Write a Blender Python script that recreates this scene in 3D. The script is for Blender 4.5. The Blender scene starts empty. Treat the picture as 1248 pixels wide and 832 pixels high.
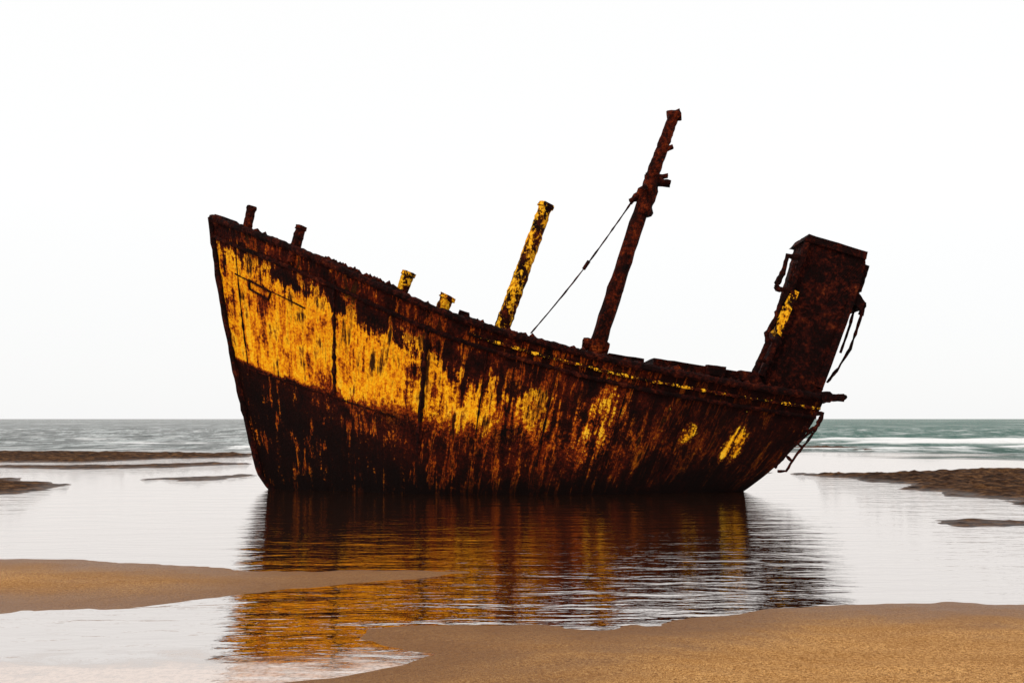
import bpy, bmesh, math, random
import numpy as np
from mathutils import Vector, noise as mn
random.seed(4)
sc=bpy.context.scene
CH=1.7; F=1213.3; D0=24.0
def W(px,py,Y): return Vector(((px-624)/F*Y, Y, CH+(510-py)/F*Y))
def G(px,py):
    Y=CH*F/(py-510.0); return ((px-624)/F*Y, Y)

# ---------------- node helpers
class M:
    def __init__(s,name):
        s.mat=bpy.data.materials.new(name); s.mat.use_nodes=True
        s.nt=s.mat.node_tree; s.b=s.nt.nodes['Principled BSDF']; s.out=s.nt.nodes['Material Output']
    def n(s,t,**k):
        x=s.nt.nodes.new(t)
        for a,b in k.items(): setattr(x,a,b)
        return x
    def put(s,sock,v):
        if isinstance(v,bpy.types.NodeSocket): s.nt.links.new(v,sock)
        else: sock.default_value=v
    def m(s,op,a,b=0.0,c=0.0,clamp=False):
        x=s.n('ShaderNodeMath',operation=op,use_clamp=clamp)
        s.put(x.inputs[0],a); s.put(x.inputs[1],b); s.put(x.inputs[2],c); return x.outputs[0]
    def ss(s,v,a,b,lo=0.0,hi=1.0):
        x=s.n('ShaderNodeMapRange',interpolation_type='SMOOTHSTEP')
        s.put(x.inputs[0],v); s.put(x.inputs[1],a); s.put(x.inputs[2],b); s.put(x.inputs[3],lo); s.put(x.inputs[4],hi); return x.outputs[0]
    def vec(s,x,y,z=0.0):
        c=s.n('ShaderNodeCombineXYZ'); s.put(c.inputs[0],x); s.put(c.inputs[1],y); s.put(c.inputs[2],z); return c.outputs[0]
    def noise(s,v,scale=1.0,det=6.0,rough=0.6,dist=0.0):
        x=s.n('ShaderNodeTexNoise'); s.put(x.inputs['Vector'],v); s.put(x.inputs['Scale'],scale)
        x.inputs['Detail'].default_value=det; x.inputs['Roughness'].default_value=rough; x.inputs['Distortion'].default_value=dist
        return x.outputs[0]
    def lin(s,*terms):
        r=None
        for v,w in terms:
            t=s.m('MULTIPLY',s.m('SUBTRACT',v,0.5),w); r=t if r is None else s.m('ADD',r,t)
        return r
    def mul(s,v,sc):
        x=s.n('ShaderNodeVectorMath',operation='MULTIPLY'); s.put(x.inputs[0],v); s.put(x.inputs[1],sc); return x.outputs[0]
    def mix(s,f,a,b,bt='MIX'):
        x=s.n('ShaderNodeMix',data_type='RGBA',blend_type=bt)
        s.put(x.inputs[0],f)
        for i,v in ((6,a),(7,b)):
            if isinstance(v,tuple): v=(v[0],v[1],v[2],1)
            s.put(x.inputs[i],v)
        return x.outputs[2]
    def ramp(s,f,stops):
        x=s.n('ShaderNodeValToRGB'); e=x.color_ramp.elements
        while len(e)<len(stops): e.new(0.5)
        for i,(p,c) in enumerate(stops): e[i].position=p; e[i].color=(c[0],c[1],c[2],1)
        s.put(x.inputs[0],f); return x.outputs[0]
    def curve(s,f,stops):
        return s.ramp(f,[(p,(c,c,c)) for p,c in stops])
    def bump(s,h,st,dist):
        x=s.n('ShaderNodeBump'); x.inputs['Strength'].default_value=st; x.inputs['Distance'].default_value=dist
        s.put(x.inputs['Height'],h); return x.outputs[0]
    def obj(s): return s.n('ShaderNodeTexCoord').outputs['Object']

def rust_mat(name,yellow=None,dark=1.0):
    k=M(name); o=k.obj()
    n1=k.noise(o,2.6,5,0.65); n2=k.noise(o,13,6,0.72)
    f=k.m('ADD',0.5,k.lin((n1,1.0),(n2,1.0)))
    c=k.ramp(f,[(0.30,(0.003,0.0005,0.0002)),(0.48,(0.019*dark,0.0019*dark,0.0005)),(0.64,(0.095*dark,0.010*dark,0.0015)),(0.85,(0.34*dark,0.065*dark,0.006))])
    if yellow is not None:
        n3=k.noise(k.mul(o,(6,6,1.6)),1.0,6,0.65)
        q=k.lin((n3,1.6),(n2,1.2),(n1,0.6))
        ym=k.ss(q,yellow,yellow+0.10)
        yc=k.ramp(k.m('ADD',0.5,k.lin((n2,1.8),(n3,1.0))),[(0.2,(0.16,0.025,0.001)),(0.45,(0.60,0.19,0.004)),(0.65,(0.93,0.45,0.008)),(0.85,(0.98,0.60,0.05))])
        c=k.mix(ym,c,yc)
    k.put(k.b.inputs['Base Color'],c); k.b.inputs['Roughness'].default_value=0.85
    k.b.inputs['Specular IOR Level'].default_value=0.08
    k.put(k.b.inputs['Normal'],k.bump(n2,1.0,0.06))
    return k.mat
RUST=rust_mat('rusted_iron'); RUSTD=rust_mat('dark_rusted_iron',dark=0.45)
RUSTY=rust_mat('rusted_yellow_paint',yellow=-0.02); RUSTE=rust_mat('rusted_edge_paint',yellow=0.05)

def hull_mat():
    k=M('hull_flaking_paint')
    uv=k.n('ShaderNodeUVMap',uv_map='hull'); sp=k.n('ShaderNodeSeparateXYZ'); k.put(sp.inputs[0],uv.outputs[0])
    s,d=sp.outputs[0],sp.outputs[1]
    o=k.obj()
    st1=k.noise(k.vec(k.m('MULTIPLY',s,1.5),k.m('MULTIPLY',d,0.45)),1.0,5,0.6,0.3)
    st2=k.noise(k.vec(k.m('MULTIPLY',s,6.5),k.m('MULTIPLY',d,0.85),3.0),1.0,6,0.70,0.3)
    bl=k.noise(k.vec(s,d,7.0),1.7,7,0.68)
    fi=k.noise(o,15,6,0.75)
    sn=k.m('DIVIDE',s,15.0)
    dens=k.curve(sn,[(0.0,0.62),(0.06,0.76),(0.24,0.72),(0.36,0.62),(0.46,0.58),(0.53,0.44),(0.63,0.22),(1.0,0.02)])
    top=k.m('ADD',0.42,k.m('MULTIPLY',s,0.06))
    jag=k.lin((st2,2.4),(st1,2.0),(bl,2.2))
    dj=k.m('ADD',d,jag)
    wtop=k.ss(dj,k.m('SUBTRACT',top,0.15),k.m('ADD',top,0.5))
    bot=k.m('MAXIMUM',k.m('SUBTRACT',3.35,k.m('MULTIPLY',s,0.15)),2.3)
    loose=k.ss(s,1.5,6.0,0.15,1.0)
    dj2=k.m('ADD',d,k.m('MULTIPLY',k.lin((st2,3.0),(bl,1.4)),loose))
    wbot=k.ss(dj2,k.m('SUBTRACT',bot,k.m('MULTIPLY',loose,0.4)),k.m('ADD',bot,k.m('ADD',0.06,k.m('MULTIPLY',loose,0.5))),1.0,0.0)
    nz=k.lin((st1,1.4),(st2,1.4),(bl,1.7),(fi,0.7))
    val=k.m('ADD',dens,nz)
    val=k.m('SUBTRACT',val,k.m('MULTIPLY',k.m('SUBTRACT',1.0,k.m('MULTIPLY',wtop,wbot)),0.95))
    def spot(s0,d0,rs,rd,am):
        a=k.m('DIVIDE',k.m('SUBTRACT',s,s0),rs); b=k.m('DIVIDE',k.m('SUBTRACT',d,d0),rd)
        r=k.m('ADD',k.m('MULTIPLY',a,a),k.m('MULTIPLY',b,b))
        return k.ss(r,0.0,1.6,am,0.0)
    sps=k.m('MAXIMUM',spot(12.75,1.3,0.27,0.48,0.92),k.m('MAXIMUM',spot(11.65,1.2,0.25,0.28,0.80),spot(9.6,1.5,0.7,1.1,0.46)))
    val2=k.m('ADD',sps,k.lin((st2,2.4),(bl,2.0),(fi,1.6)))
    ym=k.m('MAXIMUM',k.ss(val,0.42,0.64),k.ss(val2,0.62,0.82))
    om=k.m('MAXIMUM',k.ss(val,0.10,0.46),k.ss(val2,0.28,0.62))
    mid=k.m('MULTIPLY',k.ss(s,2.5,5.5,0.1,1.0),k.ss(s,8.5,12.0,1.0,0.25))
    dn=k.m('ADD',d,k.lin((st1,2.5)))
    run=k.m('MULTIPLY',k.ss(k.lin((st2,2.4),(st1,1.4),(fi,0.8)),0.0,0.45),k.m('MULTIPLY',k.ss(d,0.6,1.2),k.ss(dn,1.9,3.3,1.0,0.03)))
    om=k.m('MAXIMUM',om,k.m('MULTIPLY',run,mid))
    f=k.m('ADD',0.5,k.lin((bl,1.2),(fi,0.8),(st2,0.6)))
    rust=k.ramp(f,[(0.25,(0.0025,0.0003,0.0001)),(0.46,(0.016,0.0013,0.0003)),(0.62,(0.056,0.0047,0.0008)),(0.88,(0.20,0.024,0.003))])
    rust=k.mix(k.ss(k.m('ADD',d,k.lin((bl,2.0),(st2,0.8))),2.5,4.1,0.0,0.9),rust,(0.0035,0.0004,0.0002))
    org=k.ramp(k.m('ADD',0.5,k.lin((st2,1.3),(fi,1.2))),[(0.22,(0.025,0.002,0.0005)),(0.45,(0.14,0.012,0.001)),(0.62,(0.42,0.062,0.002)),(0.8,(0.80,0.22,0.005))])
    yel=k.ramp(k.m('ADD',0.5,k.lin((st2,1.6),(st1,0.9),(fi,1.1),(bl,1.2))),
        [(0.16,(0.22,0.025,0.001)),(0.35,(0.56,0.115,0.002)),(0.5,(0.85,0.29,0.003)),(0.64,(0.98,0.46,0.006)),(0.90,(0.99,0.62,0.05))])
    c=k.mix(k.m('MULTIPLY',om,0.9),rust,org); c=k.mix(ym,c,yel)
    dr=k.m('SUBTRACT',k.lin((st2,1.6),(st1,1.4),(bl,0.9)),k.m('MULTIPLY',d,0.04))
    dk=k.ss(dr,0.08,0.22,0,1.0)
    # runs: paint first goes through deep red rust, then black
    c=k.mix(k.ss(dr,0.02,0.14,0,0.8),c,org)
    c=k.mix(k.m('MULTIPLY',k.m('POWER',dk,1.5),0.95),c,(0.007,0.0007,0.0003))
    c=k.mix(k.ss(k.m('ADD',s,k.lin((st1,6.0))),8.5,12.5,0.0,0.75),c,(0.005,0.0005,0.0003))
    ys=k.ss(val2,0.74,0.90); c=k.mix(ys,c,yel)
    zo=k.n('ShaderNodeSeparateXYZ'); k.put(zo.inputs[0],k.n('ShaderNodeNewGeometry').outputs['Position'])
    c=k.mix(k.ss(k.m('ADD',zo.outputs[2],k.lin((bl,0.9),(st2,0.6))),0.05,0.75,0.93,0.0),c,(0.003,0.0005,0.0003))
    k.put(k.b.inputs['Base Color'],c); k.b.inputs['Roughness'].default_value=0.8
    k.b.inputs['Specular IOR Level'].default_value=0.07
    h=k.m('ADD',k.m('MULTIPLY',fi,0.6),k.m('MULTIPLY',bl,0.6))
    k.put(k.b.inputs['Normal'],k.bump(h,1.0,0.10))
    return k.mat
HULL=hull_mat()

# ---------------- ship
ship=bpy.data.objects.new('shipwreck',None); sc.collection.objects.link(ship); ship.location=(0,D0,0)
def add(name,verts,faces,mat,smooth=False,parent=ship,rough=0,sub=0,nsize=0.15):
    me=bpy.data.meshes.new(name); me.from_pydata([tuple(v) for v in verts],[],faces); me.materials.append(mat)
    bm=bmesh.new(); bm.from_mesh(me); bmesh.ops.recalc_face_normals(bm,faces=bm.faces); bm.to_mesh(me); bm.free()
    if smooth: me.polygons.foreach_set('use_smooth',[True]*len(me.polygons))
    ob=bpy.data.objects.new(name,me); sc.collection.objects.link(ob)
    if parent:
        ob.parent=parent; ob.matrix_parent_inverse.translation=(0,-D0,0)
    if sub:
        mo=ob.modifiers.new('s','SUBSURF'); mo.subdivision_type='SIMPLE'; mo.levels=sub; mo.render_levels=sub
    if rough:
        t=bpy.data.textures.new(name+'_t','CLOUDS'); t.noise_scale=nsize; t.noise_depth=3
        mo=ob.modifiers.new('d','DISPLACE'); mo.texture=t; mo.strength=rough; mo.mid_level=0.5; mo.texture_coords='GLOBAL'
    return ob
def interp(pts,x):
    xs=[p[0] for p in pts]; return [float(np.interp(x,xs,[p[i] for p in pts])) for i in range(1,len(pts[0]))]
railpx=[(258,265),(300,281),(350,300),(400,321),(450,343),(500,365),(550,385),(600,401),(650,415),(700,428),(750,440),(800,450),(850,459),(900,468),(950,476),(1005,484)]
def sm(a,b,x):
    t=min(1,max(0,(x-a)/(b-a))); return t*t*(3-2*t)
def hb(u): return 2.2*math.sin(min(u/0.45,1)*math.pi/2)**0.8*(1-0.32*sm(0.6,1.0,u))
def railz(u):
    px=258+747*u
    py=sum(float(np.interp(px+o,[p[0] for p in railpx],[p[1] for p in railpx])) for o in (-12,0,12))/3 if 0.03<u<0.97 else interp(railpx,px)[0]
    return px,py
keelpx=[(0,318,577),(0.02,322,584),(0.05,332,597),(0.09,350,608),(0.15,385,622),(0.3,478,645),(0.5,592,650),(0.75,735,650),(0.9,810,645),(1.0,850,630)]
def hullp(u,v,side=-1,off=0.0):
    px,py=railz(u); R=W(px,py,D0-hb(u))
    kx,ky=interp(keelpx,u); K=W(kx,ky,D0)
    x=R.x+(K.x-R.x)*v; z=R.z+(K.z-R.z)*v
    x+= 4*v*(1-v)*(0.46*sm(0.75,1,u)-0.12*(1-sm(0,0.15,u)))
    p=0.8+0.7*v
    g=math.sin(min(u/0.45,1)*math.pi/2)**(p)*(1-0.32*sm(0.6,1.0,u)*(1+0.9*v))
    n=1.5+2.6*sm(0.0,0.4,u)-1.2*sm(0.7,1.0,u)
    w=2.2*g*max(0,(1-v**n))**0.55
    dent=0.035*mn.noise(Vector((x*0.9,z*0.9,3.0+side)))+0.014*mn.noise(Vector((x*3,z*3,9.0)))-0.022*abs(math.sin(R.x*math.pi/0.55))*sm(0,0.2,u)*0.6
    w=max(0,w+dent*min(1,w/0.4))
    return Vector((x,D0+side*(w+off),z)), R.x+7.25, R.z-z
NU,NV=260,70
V=[];U=[];Fc=[]
us=[(i/NU)**1.35 for i in range(NU+1)]; vs=[j/NV for j in range(NV+1)]
for side in(-1,1):
    for u in us:
        for v in vs:
            p,s,d=hullp(u,v,side); V.append(p); U.append((s+(40 if side>0 else 0),d))
n1=(NU+1)*(NV+1)
idx=lambda k,i,j:k*n1+i*(NV+1)+j
for k in(0,1):
    for i in range(NU):
        for j in range(NV):
            q=(idx(k,i,j),idx(k,i+1,j),idx(k,i+1,j+1),idx(k,i,j+1)); Fc.append(q if k==0 else q[::-1])
for j in range(NV): Fc.append((idx(0,NU,j),idx(1,NU,j),idx(1,NU,j+1),idx(0,NU,j+1)))
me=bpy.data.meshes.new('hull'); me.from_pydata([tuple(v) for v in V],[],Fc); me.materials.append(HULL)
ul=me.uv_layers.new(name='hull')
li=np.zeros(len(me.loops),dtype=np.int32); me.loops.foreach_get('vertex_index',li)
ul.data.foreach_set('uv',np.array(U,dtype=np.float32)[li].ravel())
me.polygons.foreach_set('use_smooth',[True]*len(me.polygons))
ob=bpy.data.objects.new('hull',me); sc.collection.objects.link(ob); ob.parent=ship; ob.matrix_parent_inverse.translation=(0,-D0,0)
V=[];Fc=[]
for i in range(0,81):
    u=0.01+0.985*i/80
    a,_,_=hullp(u,0.09,-1,-0.02); b,_,_=hullp(u,0.09,1,-0.02); V+= [a,b]
    if i: Fc.append((2*i-2,2*i,2*i+1,2*i-1))
add('deck',V,Fc,RUSTD)

def tube(name,pts,rads,mat,seg=10,flat=1.0,jit=0.06,rough=0,steps=0,parent=ship,join=None):
    P=[Vector(p) for p in pts]
    if steps:
        Q=[];R=[]
        for i in range(len(P)-1):
            for t in range(steps):
                a=t/steps; Q.append(P[i].lerp(P[i+1],a)); R.append(rads[i]*(1-a)+rads[i+1]*a)
        Q.append(P[-1]);R.append(rads[-1]); P,rads=Q,R
    V=[];Fc=[]
    for i,p in enumerate(P):
        t=(P[min(i+1,len(P)-1)]-P[max(i-1,0)]).normalized()
        a=t.cross(Vector((0,1,0)));
        if a.length<0.1: a=t.cross(Vector((1,0,0)))
        a.normalize(); b=t.cross(a).normalized()
        rj=1+random.uniform(-jit,jit)
        for q in range(seg):
            th=2*math.pi*(q+0.5)/seg
            V.append(p+(a*math.cos(th)+b*math.sin(th)*flat)*rads[i]*rj*(1+random.uniform(-jit,jit)))
    for i in range(len(P)-1):
        for q in range(seg):
            Fc.append((i*seg+q,i*seg+(q+1)%seg,(i+1)*seg+(q+1)%seg,(i+1)*seg+q))
    Fc.append(tuple(range(seg))); Fc.append(tuple((len(P)-1)*seg+q for q in range(seg)))
    if join is not None:
        o=len(join[0]); join[0].extend(V); join[1].extend([tuple(x+o for x in f) for f in Fc]); return
    return add(name,V,Fc,mat,rough=rough)
def prism(name,poly,Ya,Yb,mat,rough=0,sub=0,join=None,nsize=0.15):
    A=[W(x,y,Ya) for x,y in poly]; B=[Vector((p.x,Yb,p.z)) for p in A]
    n=len(A); V=A+B; Fc=[tuple(range(n)),tuple(range(2*n-1,n-1,-1))]+[(i,(i+1)%n,n+(i+1)%n,n+i) for i in range(n)]
    if join is not None:
        o=len(join[0]); join[0].extend(V); join[1].extend([tuple(x+o for x in f) for f in Fc]); return
    return add(name,V,Fc,mat,rough=rough,sub=sub,nsize=nsize)

for side,nm in((-1,'port'),(1,'starboard')):
    pts=[]
    for i in range(0,221):
        u=(i/220)**1.2; p,_,_=hullp(u,0.0,side,0.02); pts.append(p)
    e=pts[-1]+Vector((0.42,0.0,-0.01)); pts.append(pts[-1].lerp(e,0.5)); pts.append(e)
    tube('gunwale_'+nm,pts,[0.085]*len(pts),RUSTD,seg=8,jit=0.17)
    for vv,r,mt,n2,u0 in((0.26,0.035,RUSTE,'rub_rail_',0.42),(0.46,0.05,RUSTD,'lower_rub_rail_',0.0)):
        pts=[]
        for i in range(0,181):
            u=u0+(1-u0)*(i/180)**1.1; px,py=railz(u); R=W(px,py,D0-hb(u)); K=W(*interp(keelpx,u),D0)
            p,_,_=hullp(u,vv/(R.z-K.z),side,0.03); pts.append(p)
        tube(n2+nm,pts,[r]*len(pts),mt,seg=6,jit=0.25)
    J=([],[])
    def hd(u,d,off=0.01):
        px,py=railz(u); R=W(px,py,D0-hb(u)); K=W(*interp(keelpx,u),D0)
        return hullp(u,d/(R.z-K.z),side,off)[0]
    tube('',[hd(0.012+0.30*i/60,3.42-0.75*i/60) for i in range(61)],[0.018]*61,None,seg=6,join=J,jit=0.35)
    tube('',[hd(0.03+0.12*i/30,1.15+0.1*i/30) for i in range(31)],[0.016]*31,None,seg=6,join=J,jit=0.3)
    for u0,da,db,r in((0.2,0.3,2.9,0.045),(0.355,0.4,3.2,0.06),(0.455,0.5,2.4,0.02),(0.57,0.4,2.6,0.03),(0.69,0.4,2.4,0.02),(0.8,0.4,2.2,0.025),(0.035,0.3,3.6,0.022)):
        tube('',[hd(u0,da+(db-da)*i/24,0.0) for i in range(25)],[r*random.uniform(.6,1.3) for i in range(25)],None,seg=6,join=J,jit=0.3)
    c=[(0.055,1.15),(0.092,1.22),(0.087,1.42),(0.055,1.36),(0.055,1.15)]
    for a,b in zip(c[:-1],c[1:]): tube('',[hd(a[0]+(b[0]-a[0])*i/6,a[1]+(b[1]-a[1])*i/6,0.02) for i in range(7)],[0.028]*7,None,seg=6,join=J)
    add('hull_plating_straps_'+nm,J[0],J[1],RUSTD)
pts=[hullp(0,v,-1)[0]+Vector((-0.02,0,0)) for v in [i/40 for i in range(41)]]+[W(x,y,D0) for x,y in((326,590),(338,602),(360,612))]
tube('stem_bar',pts,[0.075]*len(pts),RUSTD,seg=8,jit=0.14)
prism('bow_cap',[(254,266),(262,261),(285,268),(300,279),(285,281),(262,276)],D0-0.16,D0+0.16,RUSTD,rough=0.05,sub=2)
a=hullp(1,0,-1)[0]; b=hullp(1,0,1)[0]
tube('transom_beam',[a+Vector((0.05,-0.1,0)),b+Vector((0.05,0.1,0))],[0.12,0.12],RUSTD,steps=14,jit=0.15)
tube('stern_cap',[a+Vector((0.42,-0.04,0)),b+Vector((0.42,0.04,0))],[0.08,0.08],RUSTD,steps=14,jit=0.15)

def post(name,b,t,wpx,mat,Y=23.0,cap=True,steps=14,t2=None,jit=0.05,rough=0.035):
    B=W(b[0],b[1],Y); T=W(t[0],t[1],Y); r=wpx/2/F*Y; r2=(t2 or wpx)/2/F*Y; d=(T-B).normalized()
    J=([],[])
    tube('',[B-d*0.35,T],[r,r2],None,steps=steps,join=J,jit=jit,seg=12)
    if cap: tube('',[T-d*0.06,T+d*0.03],[r2*1.2,r2*1.12],None,join=J,seg=12,steps=2)
    return add(name,J[0],J[1],mat,rough=rough,nsize=0.1)
post('bow_bollard',(301,279),(307,253),11,RUST,23.6)
post('mooring_bitt',(360,302),(367,277),12,RUST,22.9)
post('vent_pipe',(489,358),(498,333),15,RUSTY,22.5)
post('vent_stub',(538,378),(546,362),17,RUSTY,22.3)
post('samson_post',(611,402),(666,250),20,RUSTY,22.6,steps=44,t2=17,jit=0.045,rough=0.05)
YM=23.2
J=([],[])
def mp(x,y): return W(x,y,YM)
tube('',[mp(722,440),mp(728,421),mp(787,238),mp(800,200),mp(821,142)],[0.19,0.2,0.165,0.15,0.125],None,steps=16,join=J,jit=0.05,seg=12)
tube('',[mp(710,418),mp(742,424)],[0.13,0.13],None,steps=6,join=J,jit=0.2)
tube('',[mp(768,246),mp(782,236),mp(800,221),mp(817,224)],[0.07,0.13,0.12,0.08],None,steps=4,join=J,jit=0.2)
tube('',[mp(786,218),mp(814,214)],[0.09,0.05],None,steps=5,join=J,jit=0.2)
tube('',[mp(783,262),mp(796,214)],[0.22,0.19],None,steps=8,join=J,jit=0.12)
tube('',[mp(814,143),mp(829,140)],[0.13,0.12],None,steps=3,join=J,jit=0.12)
tube('',[mp(812,182),mp(820,179)],[0.07,0.06],None,steps=2,join=J,jit=0.2)
tube('',[W(786,228,YM-0.9),W(786,228,YM+0.9)],[0.06,0.06],None,steps=10,join=J,jit=0.2)
add('mast',J[0],J[1],RUST,rough=0.05,nsize=0.1)
J=([],[])
A=W(770,246,YM); B=W(647,406,22.0); n=30
tube('',[A.lerp(B,i/n)+Vector((0,0,-0.10*math.sin(math.pi*i/n))) for i in range(n+1)],[0.016+0.008*random.random() for i in range(n+1)],None,join=J,seg=6,jit=0.2)
tube('',[A.lerp(B,0.44)+Vector((0,0,-.08)),A.lerp(B,0.49)+Vector((0,0,-.1))],[0.05,0.045],None,join=J,seg=6,steps=2)
add('stay_cable',J[0],J[1],RUSTD)
# wheelhouse remains
YW=22.9; YB=YW+1.0
prism('wheelhouse_wall',[(984,290),(1000,293),(1030,301),(1056,310),(1055,322),(1047,350),(1040,370),(1020,425),(1001,478),(960,478),(922,470),(926,456),(938,430),(952,398),(966,352)],YW,YB,RUSTD,rough=0.07,sub=4,nsize=0.1)
J=([],[])
prism('',[(979,293),(986,285),(1058,307),(1056,316),(1049,314),(990,296)],YW-0.06,YB+0.1,None,join=J)
prism('',[(1043,352),(1055,368),(1050,378),(1040,368)],YW+0.1,YB,None,join=J)
prism('',[(994,470),(1003,474),(1042,368),(1034,366)],YW-0.05,YW+0.1,None,join=J)
prism('',[(1048,320),(1060,324),(1050,356),(1044,354)],YW+0.2,YW+0.7,None,join=J)
add('wheelhouse_frames',J[0],J[1],RUSTD,rough=0.04,sub=3,nsize=0.1)
J=([],[])
def pipe(pl,r,Y,jt=0.2): tube('',[W(x,y,Y) for x,y in pl],[r]*len(pl),None,steps=5,join=J,jit=jt,seg=7)
Yf=YW-0.12
pipe([(980,314),(960,312),(955,330),(947,346),(946,352),(966,354)],0.06,Yf)
pipe([(978,323),(968,322),(961,344),(970,346)],0.035,Yf)
pipe([(984,296),(972,330),(962,356)],0.08,Yf)
pipe([(962,352),(950,374),(944,392),(934,406),(936,418),(926,440),(920,454)],0.065,Yf)
pipe([(966,360),(956,388),(948,414),(936,440),(928,458)],0.07,Yf)
for t_ in (0.1,0.35,0.6,0.85): 
    x1=962-40*t_; y1=356+96*t_; pipe([(x1-4,y1),(x1+14,y1+4)],0.04,Yf)
pipe([(1054,370),(1046,395),(1036,425),(1022,448),(1008,466)],0.035,YW+0.3)
pipe([(1036,368),(1054,370),(1049,384)],0.055,YW+0.3)
pipe([(1042,374),(1036,396),(1024,430)],0.03,YW+0.3)
Ys=22.3
pipe([(992,505),(1003,503),(997,518),(984,528)],0.045,Ys)
pipe([(1002,504),(994,524),(982,540),(972,552),(958,574),(948,574)],0.03,Ys)
pipe([(985,528),(966,545),(950,562),(944,570)],0.04,Ys)
pipe([(978,545),(968,538)],0.03,Ys); pipe([(966,562),(954,552)],0.03,Ys); pipe([(990,528),(980,520)],0.03,Ys)
add('stern_pipes_and_brackets',J[0],J[1],RUSTD,rough=0.04)
prism('wheelhouse_side_box',[(955,372),(966,352),(974,356),(962,384),(952,410),(946,404),(948,388)],YW-0.2,YW+0.3,RUSTY,rough=0.06,sub=2)
J=([],[])
prism('',[(795,452),(797,436),(830,441),(880,449),(925,457),(930,468)],22.6,24.9,None,join=J)
prism('',[(860,455),(863,444),(885,447),(884,460)],22.5,22.8,None,join=J)
prism('',[(900,462),(903,451),(925,454),(926,468)],22.5,23.4,None,join=J)
prism('',[(740,440),(742,430),(785,437),(785,448)],22.6,23.8,None,join=J)
prism('',[(556,392),(560,377),(572,381),(572,396)],22.4,22.7,None,join=J)
prism('',[(560,388),(562,382),(604,398),(604,405)],22.4,22.9,None,join=J)
add('hatch_coamings',J[0],J[1],RUSTD,rough=0.04,sub=2) 
J=([],[])
for i in range(110):
    u=random.choice([random.uniform(0.02,0.98),random.uniform(0.17,0.32)]); p,_,_=hullp(u,0,-1 if i%4 else 1,-0.05)
    h=random.uniform(0.04,0.11)+(0.05 if 0.18<u<0.3 else 0)
    q=p+Vector((random.uniform(-.02,.06),0,0)); l=random.uniform(0.03,0.16)
    tube('',[q-Vector((l,0,0.02-l*0.35)),q+Vector((0,0,h*0.7)),q+Vector((l,0,-0.02-l*0.35))],[0.06,0.07,0.05],None,join=J,seg=7,jit=0.3,steps=2)
add('gunwale_debris',J[0],J[1],RUST,rough=0.05)

# ---------------- ground
def sdf(poly,X,Y):
    P=np.array(poly); n=len(P); dmin=np.full(X.shape,1e9); ins=np.zeros(X.shape,bool)
    for i in range(n):
        a=P[i]; b=P[(i+1)%n]; e=b-a; wx=X-a[0]; wy=Y-a[1]
        t=np.clip((wx*e[0]+wy*e[1])/(e@e+1e-12),0,1)
        dmin=np.minimum(dmin,(wx-e[0]*t)**2+(wy-e[1]*t)**2)
        c=((a[1]>Y)!=(b[1]>Y)); xi=a[0]+(Y-a[1])*e[0]/(e[1] if abs(e[1])>1e-9 else 1e-9)
        ins^= c&(X<xi)
    d=np.sqrt(dmin); return np.where(ins,d,-d)
A=[G(*p) for p in [(-500,668),(-200,677),(0,681),(100,683),(200,688),(300,692),(400,694),(480,695),(560,697),(500,703),(430,710),(340,720),(250,731),(150,741),(60,748),(0,751),(-200,758),(-500,765)]]
B=[G(*p) for p in [(1900,705),(1400,721),(1248,728),(1150,732),(1050,737),(950,745),(880,751),(800,757),(700,761),(600,762),(520,763),(455,768),(450,776),(475,786),(525,797),(505,812),(430,824),(360,834),(250,850),(100,880)]]
B=[(60,12.5)]+B+[(-6,4.3),(-60,4.3),(-60,-60),(60,-60)]
C=[G(*p) for p in [(-900,549),(-300,549),(0,550),(150,551),(310,553),(305,557),(200,559),(120,563),(0,563),(-300,566),(-900,560)]]
C2=[G(*p) for p in [(-600,578),(-200,580),(0,582),(60,588),(85,594),(40,600),(0,602),(-200,606),(-600,600)]]
C3=[G(*p) for p in [(-60,568),(160,566),(260,563),(300,565),(200,570),(60,572)]]
C4=[G(*p) for p in [(150,585),(230,580),(300,578),(300,581),(230,586)]]
Dd=[G(*p) for p in [(940,576),(1060,576),(1150,573),(1248,571),(1500,568),(1900,570),(1500,622),(1248,614),(1200,609),(1130,598),(1060,585)]]
D2=[G(*p) for p in [(1155,634),(1200,632),(1260,634),(1400,636),(1400,643),(1248,641),(1180,638)]]
E=[G(*p) for p in [(960,544),(1000,543),(1060,546),(1130,547),(1060,549),(985,547)]]
t=np.linspace(-1,1,601); xs=np.sign(t)*(14*np.abs(t)+ 60*np.abs(t)**4+3500*np.abs(t)**22)
ys=np.concatenate([np.linspace(-60,3,30)[:-1],np.geomspace(3,60,520)[:-1],np.geomspace(60,5000,60)])
X,Y=np.meshgrid(xs,ys)
def vn(X,Y,s,o=0.0):
    fx=X.ravel()*s; fy=Y.ravel()*s; return np.array([mn.noise(Vector((a,b,o))) for a,b in zip(fx,fy)]).reshape(X.shape)
nA=vn(X,Y,0.6,1.0); nB=vn(X,Y,2.3,5.0); nC=vn(X,Y,7.0,8.0)
def bar(poly,sl,mx,wob):
    d=sdf(poly,X,Y)+wob
    return np.where(d>0, mx*(1-np.exp(-d*sl/mx)), np.maximum(d*0.12,-0.6)), d
hA,dA=bar(A,0.05,0.07,nA*0.10+nB*0.03); hB,dB=bar(B,0.045,0.16,nA*0.09+nB*0.03)
rocky=np.zeros(X.shape)
hs=[hA,hB]
for pl,mx in((C,0.14),(C2,0.10),(C3,0.05),(C4,0.03),(Dd,0.18),(D2,0.05),(E,0.12)):
    h,d=bar(pl,0.10,mx,nA*0.7+nB*0.35+nC*0.10)
    h=np.where(d>0,h*(0.85+0.6*nB+0.4*nC),h); rocky=np.maximum(rocky,np.clip((d+0.6)/0.6,0,1)); hs.append(h)
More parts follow.
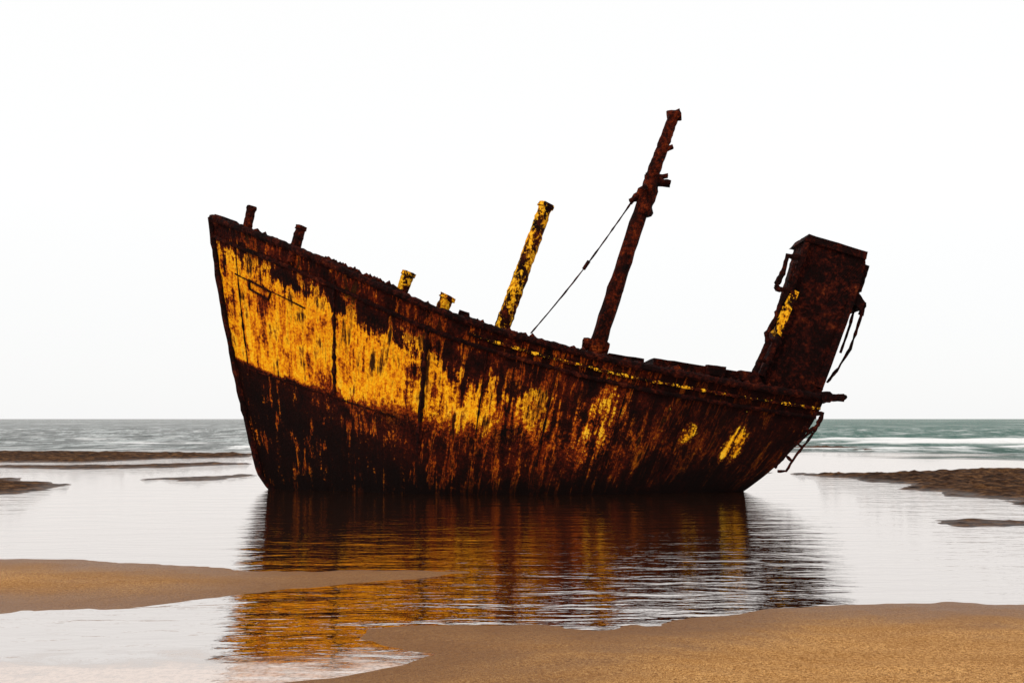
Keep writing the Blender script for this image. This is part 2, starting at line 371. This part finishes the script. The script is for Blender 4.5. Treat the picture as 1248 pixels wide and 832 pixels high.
rip=np.sin((Y*1.0+X*0.25+nA*0.9)*2*math.pi/0.42)*0.0035*np.clip(dB/1.0,0,1)
H=np.maximum.reduce(hs)+np.where(rocky<0.5,nB*0.006+nC*0.003+nA*0.016+rip,0)
Vt=np.stack([X,Y,H],-1).reshape(-1,3); ny,nx=X.shape
ii=np.arange(ny*nx).reshape(ny,nx); Fq=np.stack([ii[:-1,:-1],ii[:-1,1:],ii[1:,1:],ii[1:,:-1]],-1).reshape(-1,4)
me=bpy.data.meshes.new('beach_ground'); me.from_pydata(Vt.tolist(),[],Fq.tolist())
at=me.attributes.new('rocky','FLOAT','POINT'); at.data.foreach_set('value',rocky.ravel().astype(np.float32))
me.polygons.foreach_set('use_smooth',[True]*len(me.polygons))
g=bpy.data.objects.new('beach_ground',me); sc.collection.objects.link(g)
k=M('wet_beach_sand'); o=k.n('ShaderNodeNewGeometry').outputs['Position']
sx=k.n('ShaderNodeSeparateXYZ'); k.put(sx.inputs[0],o); z=sx.outputs[2]
ra=k.n('ShaderNodeAttribute',attribute_name='rocky').outputs['Fac']
g1=k.noise(o,110,2,0.85); g2=k.noise(o,38,5,0.7); g3=k.noise(k.mul(o,(0.5,1.4,1)),1.2,5,0.6); 
c=k.ramp(k.m('ADD',0.5,k.lin((g1,2.2),(g2,1.4))),[(0.15,(0.10,0.032,0.005)),(0.5,(0.50,0.225,0.055)),(0.85,(0.88,0.53,0.21))])
c=k.mix(k.ss(g3,0.35,0.65,0.0,0.4),c,(0.28,0.11,0.02))
wet=k.ss(k.m('ADD',z,k.m('MULTIPLY',k.m('SUBTRACT',g3,0.5),0.04)),0.006,0.068,1.0,0.0)
c=k.mix(k.m('MULTIPLY',wet,0.72),c,(0.125,0.042,0.007))
rc=k.ramp(k.noise(o,3.5,7,0.75),[(0.38,(0.008,0.003,0.001)),(0.5,(0.05,0.020,0.007)),(0.68,(0.20,0.095,0.036))])
c=k.mix(ra,c,rc)
k.put(k.b.inputs['Base Color'],c); k.put(k.b.inputs['Roughness'],k.m('SUBTRACT',0.9,k.m('MULTIPLY',wet,0.5)))
k.put(k.b.inputs['Specular IOR Level'],k.m('SUBTRACT',0.18,k.m('MULTIPLY',ra,0.12)))
k.put(k.b.inputs['Normal'],k.bump(k.m('ADD',k.m('MULTIPLY',g1,0.5),k.m('ADD',g2,k.m('MULTIPLY',g3,2.0))),0.8,0.028))
me.materials.append(k.mat)

# ---------------- water : calm pool near, real swell further out
tx=np.linspace(-1,1,401); wx=np.sign(tx)*(110*np.abs(tx)+6000*np.abs(tx)**14)
wy=np.concatenate([np.linspace(-70,0,8)[:-1],np.linspace(0,40,81)[:-1],np.linspace(40,170,520),np.geomspace(171,6000,60)])
WX,WY=np.meshgrid(wx,wy)
amp=np.clip((WY-52-4*np.sin(WX*0.13)+0)/22,0,1)
q1=vn(WX*0.35,WY,0.30,2.0); q2=vn(WX*0.5,WY,0.8,6.0); q3=vn(WX*0.3,WY,0.11,4.0)
crest=1-np.abs(q1)*2.2
sw=amp*(0.20*crest*(0.6+q3)+0.10*q2)
rol=np.exp(-((WY-57-1.5*np.sin(WX*0.21)-2.5*q3)/1.1)**2)*np.clip((WX-12)/8,0,1)*(0.7+q1)*0.26
rol2=np.exp(-((WY-74-2.5*np.sin(WX*0.11+1)-6*q3)/1.4)**2)*np.clip((WX-18)/8,0,1)*(0.5+1.8*q1)*0.30
rol2=np.maximum(rol2,0)
sw=np.where(WY>200,0,sw)+rol+rol2; sw-=np.where(amp>0,amp*0.08,0)
fm=np.clip((rol+rol2)/0.10-0.45+q2*1.6,0,1)*(WY>45)
Vt=np.stack([WX,WY,sw],-1).reshape(-1,3); ny,nx=WX.shape
ii=np.arange(ny*nx).reshape(ny,nx); Fq=np.stack([ii[:-1,:-1],ii[:-1,1:],ii[1:,1:],ii[1:,:-1]],-1).reshape(-1,4)
me=bpy.data.meshes.new('sea_water'); me.from_pydata(Vt.tolist(),[],Fq.tolist())
at=me.attributes.new('surf','FLOAT','POINT'); at.data.foreach_set('value',fm.ravel().astype(np.float32))
me.polygons.foreach_set('use_smooth',[True]*len(me.polygons))
w=bpy.data.objects.new('sea_water',me); sc.collection.objects.link(w)
k=M('sea_water'); o=k.n('ShaderNodeNewGeometry').outputs['Position']
sx=k.n('ShaderNodeSeparateXYZ'); k.put(sx.inputs[0],o); x,y,zz=sx.outputs
surf=k.n('ShaderNodeAttribute',attribute_name='surf').outputs['Fac']
n0=k.noise(k.mul(o,(0.05,0.10,0)),1.0,4,0.6)
yy=k.m('ADD',y,k.m('MULTIPLY',k.m('SUBTRACT',n0,0.5),45.0))
right=k.ss(k.m('ADD',x,k.m('MULTIPLY',k.m('SUBTRACT',n0,0.5),25.0)),12,28)
sea=k.ss(k.m('ADD',yy,k.m('MULTIPLY',right,14.0)),46,58)
r1=k.noise(k.mul(o,(0.7,2.2,1)),1.0,3,0.5,0.3)
r2=k.noise(k.mul(o,(2.6,8.0,1)),1.0,4,0.55,0.4)
w2=k.noise(k.mul(o,(1.2,3.0,1)),1.0,4,0.65)
h=k.m('ADD',k.m('MULTIPLY',r1,0.026),k.m('MULTIPLY',r2,0.0085))
h=k.m('ADD',h,k.m('MULTIPLY',sea,k.m('MULTIPLY',w2,0.30)))
bp=k.bump(h,1.0,1.0)
gl=k.n('ShaderNodeBsdfGlossy'); gl.inputs['Roughness'].default_value=0.035; k.put(gl.inputs['Normal'],bp)
gl.inputs['Color'].default_value=(0.98,0.93,0.90,1)
df=k.n('ShaderNodeBsdfDiffuse')
chn=k.noise(k.mul(o,(0.30,0.085,0)),1.0,9,0.85)
deep=k.mix(right,(0.15,0.165,0.165),(0.006,0.065,0.048))
deep=k.mix(k.ss(chn,0.48,0.58,0,0.8),deep,(0.50,0.54,0.54))
deep=k.mix(k.ss(chn,0.39,0.47,0.75,0.0),deep,(0.025,0.045,0.042))
deep=k.mix(k.m('MULTIPLY',k.m('MULTIPLY',right,0.6),k.ss(y,52,66)),deep,(0.012,0.10,0.075))
foam_glare=k.m('MULTIPLY',k.ss(k.noise(k.mul(o,(0.10,0.16,0)),1.0,7,0.7,0.4),0.56,0.61),k.ss(y,60,110,1.0,0.0))
foam_glare=k.m('MULTIPLY',foam_glare,sea)
glare_noise=k.noise(k.mul(o,(1.6,3.2,1)),1.0,7,0.7,0.8)
glare_wash=k.m('MULTIPLY',k.ss(k.m('ADD',y,k.m('ADD',k.m('MULTIPLY',x,-0.05),k.lin((glare_noise,2.0)))),6.75,7.5,1.0,0.0),k.ss(y,3,5))  # white sky glare on the near pool, painted into the colour like foam
glare_wash=k.m('MULTIPLY',glare_wash,k.ss(k.lin((k.noise(o,22,4,0.7),1.0)),-0.12,0.06,0.7,0.95))
foam_glare=k.m('MAXIMUM',k.m('MAXIMUM',foam_glare,k.m('MULTIPLY',glare_wash,0.85)),surf)  # sea foam and surf, joined with the painted sky glare
deep=k.mix(foam_glare,deep,(0.80,0.80,0.80))
body=k.mix(glare_wash,(0.030,0.013,0.007),(0.66,0.56,0.51))
body=k.mix(surf,body,(0.8,0.8,0.8))
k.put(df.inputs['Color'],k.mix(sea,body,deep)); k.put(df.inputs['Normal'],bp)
fr=k.n('ShaderNodeFresnel'); fr.inputs['IOR'].default_value=1.33; k.put(fr.inputs['Normal'],bp)
calm=k.m('ADD',0.68,k.m('MULTIPLY',fr.outputs[0],0.34),clamp=True)
fs=k.m('MULTIPLY',fr.outputs[0],0.5)
fac=k.m('ADD',k.m('MULTIPLY',calm,k.m('SUBTRACT',1.0,sea)),k.m('MULTIPLY',fs,sea),clamp=True)
fac=k.m('MULTIPLY',fac,k.m('SUBTRACT',1.0,k.m('MULTIPLY',foam_glare,0.85)))
mx=k.n('ShaderNodeMixShader'); k.put(mx.inputs[0],fac); k.put(mx.inputs[1],df.outputs[0]); k.put(mx.inputs[2],gl.outputs[0])
k.put(k.out.inputs['Surface'],mx.outputs[0]); me.materials.append(k.mat)

# ---------------- world, sun, camera
el,az=math.radians(42),math.radians(215)
wd=bpy.data.worlds.new('World'); sc.world=wd; wd.use_nodes=True; nt=wd.node_tree
sk=nt.nodes.new('ShaderNodeTexSky'); sk.sky_type='NISHITA'; sk.sun_disc=False; sk.sun_elevation=el; sk.sun_rotation=az
tc=nt.nodes.new('ShaderNodeTexCoord'); sep=nt.nodes.new('ShaderNodeSeparateXYZ'); nt.links.new(tc.outputs['Generated'],sep.inputs[0])
rp=nt.nodes.new('ShaderNodeValToRGB'); nt.links.new(sep.outputs[2],rp.inputs[0])
e=rp.color_ramp.elements; e[0].position=0.0; e[0].color=(0.93,0.93,0.93,1); e[1].position=0.2; e[1].color=(1,0.998,0.99,1)
vm=nt.nodes.new('ShaderNodeVectorMath'); vm.operation='SCALE'; vm.inputs['Scale'].default_value=10.4; nt.links.new(rp.outputs[0],vm.inputs[0])
mi=nt.nodes.new('ShaderNodeMix'); mi.data_type='RGBA'; mi.inputs[0].default_value=0.95
nt.links.new(sk.outputs[0],mi.inputs[6]); nt.links.new(vm.outputs[0],mi.inputs[7])
bg=nt.nodes['Background']; nt.links.new(mi.outputs[2],bg.inputs[0]); bg.inputs[1].default_value=0.1
sl=bpy.data.lights.new('sun','SUN'); sl.energy=1.5; sl.angle=math.radians(10); sl.color=(1,0.92,0.80)
so=bpy.data.objects.new('sun',sl); sc.collection.objects.link(so)
dirv=Vector((math.sin(az)*math.cos(el),math.cos(az)*math.cos(el),math.sin(el)))
so.rotation_euler=dirv.to_track_quat('Z','Y').to_euler(); so.location=dirv*50
cd=bpy.data.cameras.new('camera'); cd.lens=35; cd.sensor_width=36; cd.shift_y=94/1248; cd.clip_end=20000
co=bpy.data.objects.new('camera',cd); co.location=(0,0,CH); co.rotation_euler=(math.radians(90),0,0); sc.collection.objects.link(co); sc.camera=co
sc.view_settings.view_transform='Standard'; sc.view_settings.look='None'; sc.view_settings.exposure=0
